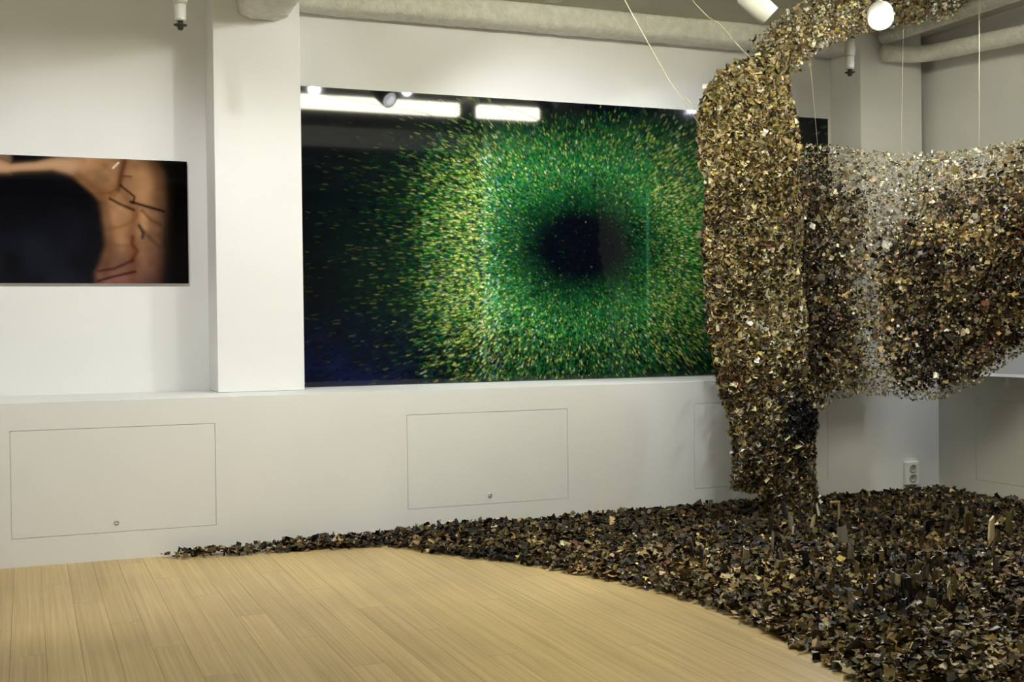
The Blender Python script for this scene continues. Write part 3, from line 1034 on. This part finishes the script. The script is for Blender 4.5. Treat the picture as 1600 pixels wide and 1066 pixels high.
scrap_mesh('fine_scrap_fluff', P - NO, Nn, sz, ci, netroot, tilt=1.2)
# the strings of the net itself
bm = bmesh.new()
def net_point(px_, v):
    yy = float(interp(px_, *TOP)) + v * float(interp(px_, *BOT) - interp(px_, *TOP))
    b_ = 0.16 * math.sin(v * math.pi) * math.sin(min(max((px_ - 1380) / 200, 0), 1) * math.pi / 2)
    return at(px_, yy, float(net_Y(px_)) - b_ + 0.03) - NO
for v in np.linspace(0.02, 0.98, 22):
    tube(bm, [net_point(x_, v) for x_ in np.linspace(1246, 1715, 30)], 0.0016, 4)
for x_ in np.linspace(1246, 1715, 30):
    tube(bm, [net_point(x_, v) for v in np.linspace(0.02, 0.97, 12)], 0.0016, 4)
nn = obj('netting', bm, M_thread, netroot)
nn['kind'] = 'stuff'
P, Nn, px, py = net_pts(1200)
vis = np.where(px < 1600)[0]
ci = pick(len(P), W_NET)
patch(gx(1430, 570, 80, 25) * 0.4, W_PALE)
for i in vis[:300]:
    nv = Vector(Nn[i]) + Vector(rng.normal(0, 0.6, 3))
    single('scrap', random.choice(FLAKES), P[i] + np.array([0, -0.03, 0]), nv, float(rng.uniform(0.022, 0.04)), PN[ci[i]], netroot, origin=NO)
for a, b, Y in (((1268, 120), (1279, 244), 6.42), ((1409, 190), (1408, 252), 6.3), ((1530, 205), (1530, 275), 5.85)):
    A, B = at(*a, Y), at(*b, Y)
    d0 = A - B
    A = A + d0 * ((ZC - 0.004 - A[2]) / d0[2])
    thread(netroot, [A, B], 0.0011, NO)
thread(netroot, [at(1500, 282, 5.92), at(1550, 274, 5.72), at(1620, 261, 5.45), at(1700, 250, 5.15)], 0.006, NO)

# --- the heap on the floor
EDGE = [(0.62, 6.66), (0.74, 6.57), (1.2, 6.52), (1.6, 6.47), (1.82, 6.45), (1.9, 6.28), (2.05, 6.0), (2.27, 5.73), (2.45, 5.3), (2.58, 4.92), (2.66, 4.5), (2.655, 4.2), (2.61, 3.75), (2.54, 3.35), (2.5, 2.9), (2.6, 2.5), (3.0, 2.2), (4.2, 2.1), (5.79, 2.1), (5.79, 6.66)]
EP = np.array(EDGE)
def inside(x, y):
    c = np.zeros(len(x), bool)
    j = len(EP) - 1
    for i in range(len(EP)):
        xi, yi, xj, yj = *EP[i], *EP[j]
        hitm = ((yi > y) != (yj > y)) & (x < (xj - xi) * (y - yi) / (yj - yi + 1e-12) + xi)
        c ^= hitm
        j = i
    return c
def edge_dist(x, y):
    d = np.full(len(x), 1e9)
    for i in range(len(EP) - 4):
        ax, ay = EP[i]; bx, by = EP[i + 1]
        vx, vy = bx - ax, by - ay
        t = np.clip(((x - ax) * vx + (y - ay) * vy) / (vx * vx + vy * vy), 0, 1)
        d = np.minimum(d, np.hypot(x - ax - t * vx, y - ay - t * vy))
    return d
def mound(x, y):
    d = edge_dist(x, y)
    h = 0.045 * np.clip(d / 0.35, 0, 1) ** 0.6
    h += 0.02 * (np.sin(x * 5.1 + y * 2.3) * np.sin(y * 4.7 - x * 1.7) * 0.5 + 0.5) * np.clip(d / 0.4, 0, 1)
    return h
# ground of the heap: compacted dark scraps
bm = bmesh.new()
gxs, gys = np.arange(0.6, 5.83, 0.06), np.arange(2.1, 6.70, 0.06)
GX, GY = np.meshgrid(gxs, gys)
fx, fy = GX.ravel(), GY.ravel()
ins = inside(fx, fy) & (edge_dist(fx, fy) > 0.03)
hh = mound(fx, fy) * 0.75
vid = {}
nx = len(gxs)
for r_ in range(len(gys) - 1):
    for c_ in range(nx - 1):
        ids = (r_ * nx + c_, r_ * nx + c_ + 1, (r_ + 1) * nx + c_ + 1, (r_ + 1) * nx + c_)
        if all(ins[i] for i in ids):
            vs = []
            for i in ids:
                if i not in vid:
                    vid[i] = bm.verts.new((fx[i], fy[i], max(hh[i], 0.004)))
                vs.append(vid[i])
            bm.faces.new(vs)
ext = bmesh.ops.extrude_face_region(bm, geom=list(bm.faces))
for e in ext['geom']:
    if isinstance(e, bmesh.types.BMVert):
        e.co.z = 0.0006
heap_root = obj('scrap_heap', bm, mat('compacted_scraps', lin(44, 36, 22), 0.95, cvar=0.6, cscale=60), None, True)
tag(heap_root, 'wide dark carpet of loose scraps spread over the corner of the floor', 'scrap heap', kind='stuff')

def heap_pts(n):
    x = rng.uniform(0.6, 5.81, n)
    y = rng.uniform(2.1, 6.69, n)
    # small stragglers cross the edge a little
    k = inside(x, y)
    x, y = x[k], y[k]
    d = edge_dist(x, y)
    k = rng.random(len(x)) < np.clip(d / 0.05, 0.45, 1)
    return x[k], y[k]
x, y = heap_pts(120000)
h = mound(x, y)
n = len(x)
z = h * rng.uniform(0.7, 1.0, n) + rng.uniform(0.004, 0.022, n)
big = vnoise((200, 200), (22, 22), 21)
cl = big[np.clip(((y - 2.1) / 4.6 * 199).astype(int), 0, 199), np.clip(((x - 0.6) / 5.22 * 199).astype(int), 0, 199)]
W_FL = dict(black=.14, umber=.26, brown=.24, olive=.15, tan=.09, cream=.04, grey=.03, moss=.08, slate=.03, rust=.01, white=.012, gold=.02)
ci = pick(n, W_FL)
px, py = pix(np.stack([x, y, z], 1))
patch(np.clip((cl - 0.55) * 2.2, 0, 0.6), dict(tan=.35, olive=.3, cream=.15, brown=.2))
patch(np.clip((0.4 - cl) * 2.5, 0, 0.7), dict(black=.5, umber=.25, slate=.15, navy=.1))
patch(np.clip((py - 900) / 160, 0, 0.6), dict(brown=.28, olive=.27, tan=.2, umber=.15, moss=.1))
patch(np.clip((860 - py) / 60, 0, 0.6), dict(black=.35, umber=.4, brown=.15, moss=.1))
patch(gx(1420, 915, 75, 35) * 0.75, dict(black=.5, navy=.15, slate=.2, umber=.15))
patch(gx(1090, 885, 40, 12) * 0.7, dict(cream=.3, tan=.6, olive=.2))
patch(gx(1560, 1030, 50, 40) * 0.35, dict(gold=.5, tan=.3, olive=.2))
sz = np.clip(rng.lognormal(math.log(0.025), 0.4, n), 0.009, 0.065)
sz = np.minimum(sz, 0.02 + (z - 0.004) * 1.6)
nr = np.stack([rng.normal(0, .1, n), rng.normal(0, .1, n), np.ones(n)], 1)
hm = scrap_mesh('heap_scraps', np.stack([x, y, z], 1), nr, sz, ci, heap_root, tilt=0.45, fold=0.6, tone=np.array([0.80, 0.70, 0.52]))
hm.name = 'loose_scraps'
# upright slivers too many to single out
x, y = heap_pts(16000)
k = rng.random(len(x)) < 0.25 + 0.75 * np.exp(-((pix(np.stack([x, y, x * 0], 1))[0] - 1420) / 90) ** 2)
x, y = x[k], y[k]
n = len(x)
z = mound(x, y) + 0.018
nr = np.stack([rng.normal(0, 1, n), rng.normal(0, 1, n), rng.normal(0, .15, n)], 1)
ci = pick(n, dict(black=.22, umber=.2, brown=.14, olive=.12, tan=.08, cream=.06, grey=.08, slate=.08, moss=.08))
scrap_mesh('standing_slivers', np.stack([x, y, z], 1), nr, rng.uniform(0.025, 0.05, n), ci, heap_root, tilt=0.15, aspect=(0.25, 0.6), fold=0.25, tone=np.array([0.9, 0.8, 0.65]))

# nearest loose flakes, one object each
x, y = heap_pts(14000)
px, py = pix(np.stack([x, y, x * 0 + 0.04], 1))
see = np.where((px < 1590) & (py < 1060) & (px > 900))[0]
see = see[np.argsort(-py[see] + rng.uniform(0, 60, len(see)))][:300]
ci = pick(len(x), dict(black=.14, umber=.2, brown=.2, olive=.2, tan=.14, cream=.06, grey=.06))
WORD = dict(black='black', umber='dark umber', brown='brown', olive='olive green', tan='tan', cream='cream coloured', grey='pale grey', slate='slate grey', moss='moss green', navy='navy', white='white', rust='rust red', gold='gold')
for i in see:
    nm = PN[ci[i]]
    zz = float(mound(x[i:i + 1], y[i:i + 1])[0]) + 0.016
    fs = random.uniform(0.026, 0.046)
    o = single('scrap_flake', random.choice(FLAKES), (x[i], y[i], zz), Vector((random.gauss(0, .3), random.gauss(0, .3), 1)), fs, nm)
    ed = float(edge_dist(x[i:i + 1], y[i:i + 1])[0])
    zone = ('at the curved front edge of the scrap heap' if ed < 0.14 else
            'in the nearest right part of the scrap heap' if px[i] > 1500 else
            'just behind the front edge of the scrap heap' if ed < 0.4 else 'in the near middle of the scrap heap')
    tag(o, ('large ' if fs > 0.036 else 'small ') + WORD[nm] + ' flake lying ' + zone, 'scrap', 'loose flakes in the foreground of the heap')

# upright pieces
def upright_shapes():
    out = []
    # angle strip, curled strip, tapered stick, half tube
    def ex(prof, taper=1.0, lean=0.0, cap_slope=0.0):
        bm = bmesh.new()
        b0 = [bm.verts.new((x_, y_, 0)) for x_, y_ in prof]
        t0 = [bm.verts.new((x_ * taper + lean, y_ * taper, 1 + cap_slope * x_)) for x_, y_ in prof]
        n_ = len(prof)
        for k_ in range(n_):
            bm.faces.new((b0[k_], b0[(k_ + 1) % n_], t0[(k_ + 1) % n_], t0[k_]))
        bm.faces.new(b0[::-1]); bm.faces.new(t0)
        bmesh.ops.recalc_face_normals(bm, faces=bm.faces)
        me = bpy.data.meshes.new('upright_piece')
        bm.to_mesh(me); bm.free()
        me.materials.append(M_piece)
        return me
    out.append(ex([(-.5, -.3), (.5, -.3), (.5, -.15), (-.35, -.15), (-.35, .5), (-.5, .5)], 1, 0.1, .1))
    arc = [(math.cos(a) * .5, math.sin(a) * .5) for a in np.linspace(0, math.pi, 6)]
    out.append(ex(arc + [(p[0] * .72, p[1] * .72) for p in arc[::-1]], 0.9, -0.1, .15))
    out.append(ex([(-.45, -.2), (.0, -.34), (.45, -.2), (.4, .15), (-.4, .15)], 0.65, 0.15, .2))
    out.append(ex([(-.5, -.12), (.1, -.2), (.5, .1), (.42, .25), (.05, -.03), (-.5, .05)], 0.9, 0.0, -.25))
    return out
UPR = upright_shapes()
def upright(px_, py_, hpx, wpx, cname, label=None, group=None, lean=0.12, shape=None):
    """a piece standing in the heap with its foot at photo pixel px_, py_"""
    d = (px_ - 800) / FPX * RT - (py_ - 533) / FPX * UP + FW
    zf = 0.03
    for _ in range(4):
        t = (zf - CAM[2]) / d[2]
        q = CAM + d * t
        zf = float(mound(q[:1], q[1:2])[0]) * 0.8
    s = float((q - CAM) @ FW) / FPX
    o = bpy.data.objects.new('upright_piece', UPR[random.randrange(4)] if shape is None else UPR[shape])
    COL.objects.link(o)
    o.location = (q[0], q[1], zf)
    o.rotation_euler = (random.gauss(0, lean), random.gauss(0, lean), random.uniform(0, 6.28))
    o.scale = (wpx * s, wpx * s * 0.8, hpx * s)
    c = linarr(PAL[cname]) * math.exp(random.gauss(0, 0.2))
    o.color = (*[float(min(v, 0.9)) for v in c], 1)
    if label: tag(o, label, 'scrap', group)
    return o
upright(1548, 852, 42, 17, 'cream', 'tall pale upright bar standing in the heap near the right wall', lean=0.03, shape=2)
upright(1577, 840, 42, 12, 'moss', 'tall mossy upright bar right of the pale bar in the heap', lean=0.03, shape=0)
upright(1190, 908, 22, 9, 'black', 'short black block standing alone in the middle of the heap', lean=0.03, shape=0)
upright(1455, 960, 26, 16, 'cream', 'cream curled piece standing in front of the dark cluster of the heap', lean=0.05, shape=1)
upright(1516, 838, 34, 22, 'brown', 'broad brown piece standing left of the pale bar', lean=0.05, shape=1)
upright(1281, 814, 27, 6, 'white', 'thin white sliver leaning at the foot of the hanging strip', lean=0.02, shape=2).rotation_euler = (0.0, -0.3, 0.2)
upright(1218, 806, 30, 22, 'rust', 'dull red piece standing at the foot of the hanging strip', lean=0.05, shape=3)
upright(1420, 942, 42, 15, 'navy', 'tall navy block in the dark cluster of the heap', lean=0.03, shape=0)
upright(1366, 940, 30, 12, 'black', 'black block at the left of the dark cluster', lean=0.03, shape=0)
for i in range(120):
    nm = random.choices(['black', 'slate', 'umber', 'brown', 'olive', 'tan', 'cream', 'grey', 'navy'], [5, 4, 4, 3, 3, 2, 1.6, 2, 2])[0]
    if i < 70:
        ux, uy = random.gauss(1410, 55), random.gauss(925, 22)
        lab, grp = ' sliver standing upright in the dark cluster of the heap', 'upright slivers of the dark cluster'
    elif i < 100:
        ux, uy = random.uniform(1100, 1590), random.uniform(815, 880)
        lab, grp = ' sliver standing upright in the rear of the heap', 'upright slivers in the rear of the heap'
    else:
        ux, uy = random.uniform(1080, 1330), random.uniform(850, 940)
        if uy > 860 + (ux - 1000) * 0.32: uy = 860 + (ux - 1000) * 0.25
        lab, grp = ' sliver standing upright near the left edge of the heap', 'upright slivers near the left edge of the heap'
    uh, uw = random.uniform(16, 34), random.uniform(6, 13)
    upright(ux, uy, uh, uw, nm, ('tall ' if uh > 25 else 'short ') + ('broad ' if uw > 9.5 else 'thin ') + WORD[nm] + lab, grp)
# the little bracket: a thin post with a top arm and a foot
q = at(1311, 836, 5.55)
q[2] = 0.062
bm = bmesh.new()
box(bm, -0.006, 0.006, -0.005, 0.005, 0, 0.145, 0.002)
box(bm, -0.05, 0.008, -0.005, 0.005, 0.145, 0.157, 0.002)
box(bm, -0.012, 0.035, -0.006, 0.006, -0.006, 0.006, 0.002)
o = obj('bracket_piece', bm, mat('pale_wood_sliver', lin(168, 150, 110), 0.6, cvar=0.1), None, False, q)
o.rotation_euler = (0, 0, -YAW)
tag(o, 'thin pale bracket with a top arm standing in the heap', 'scrap')
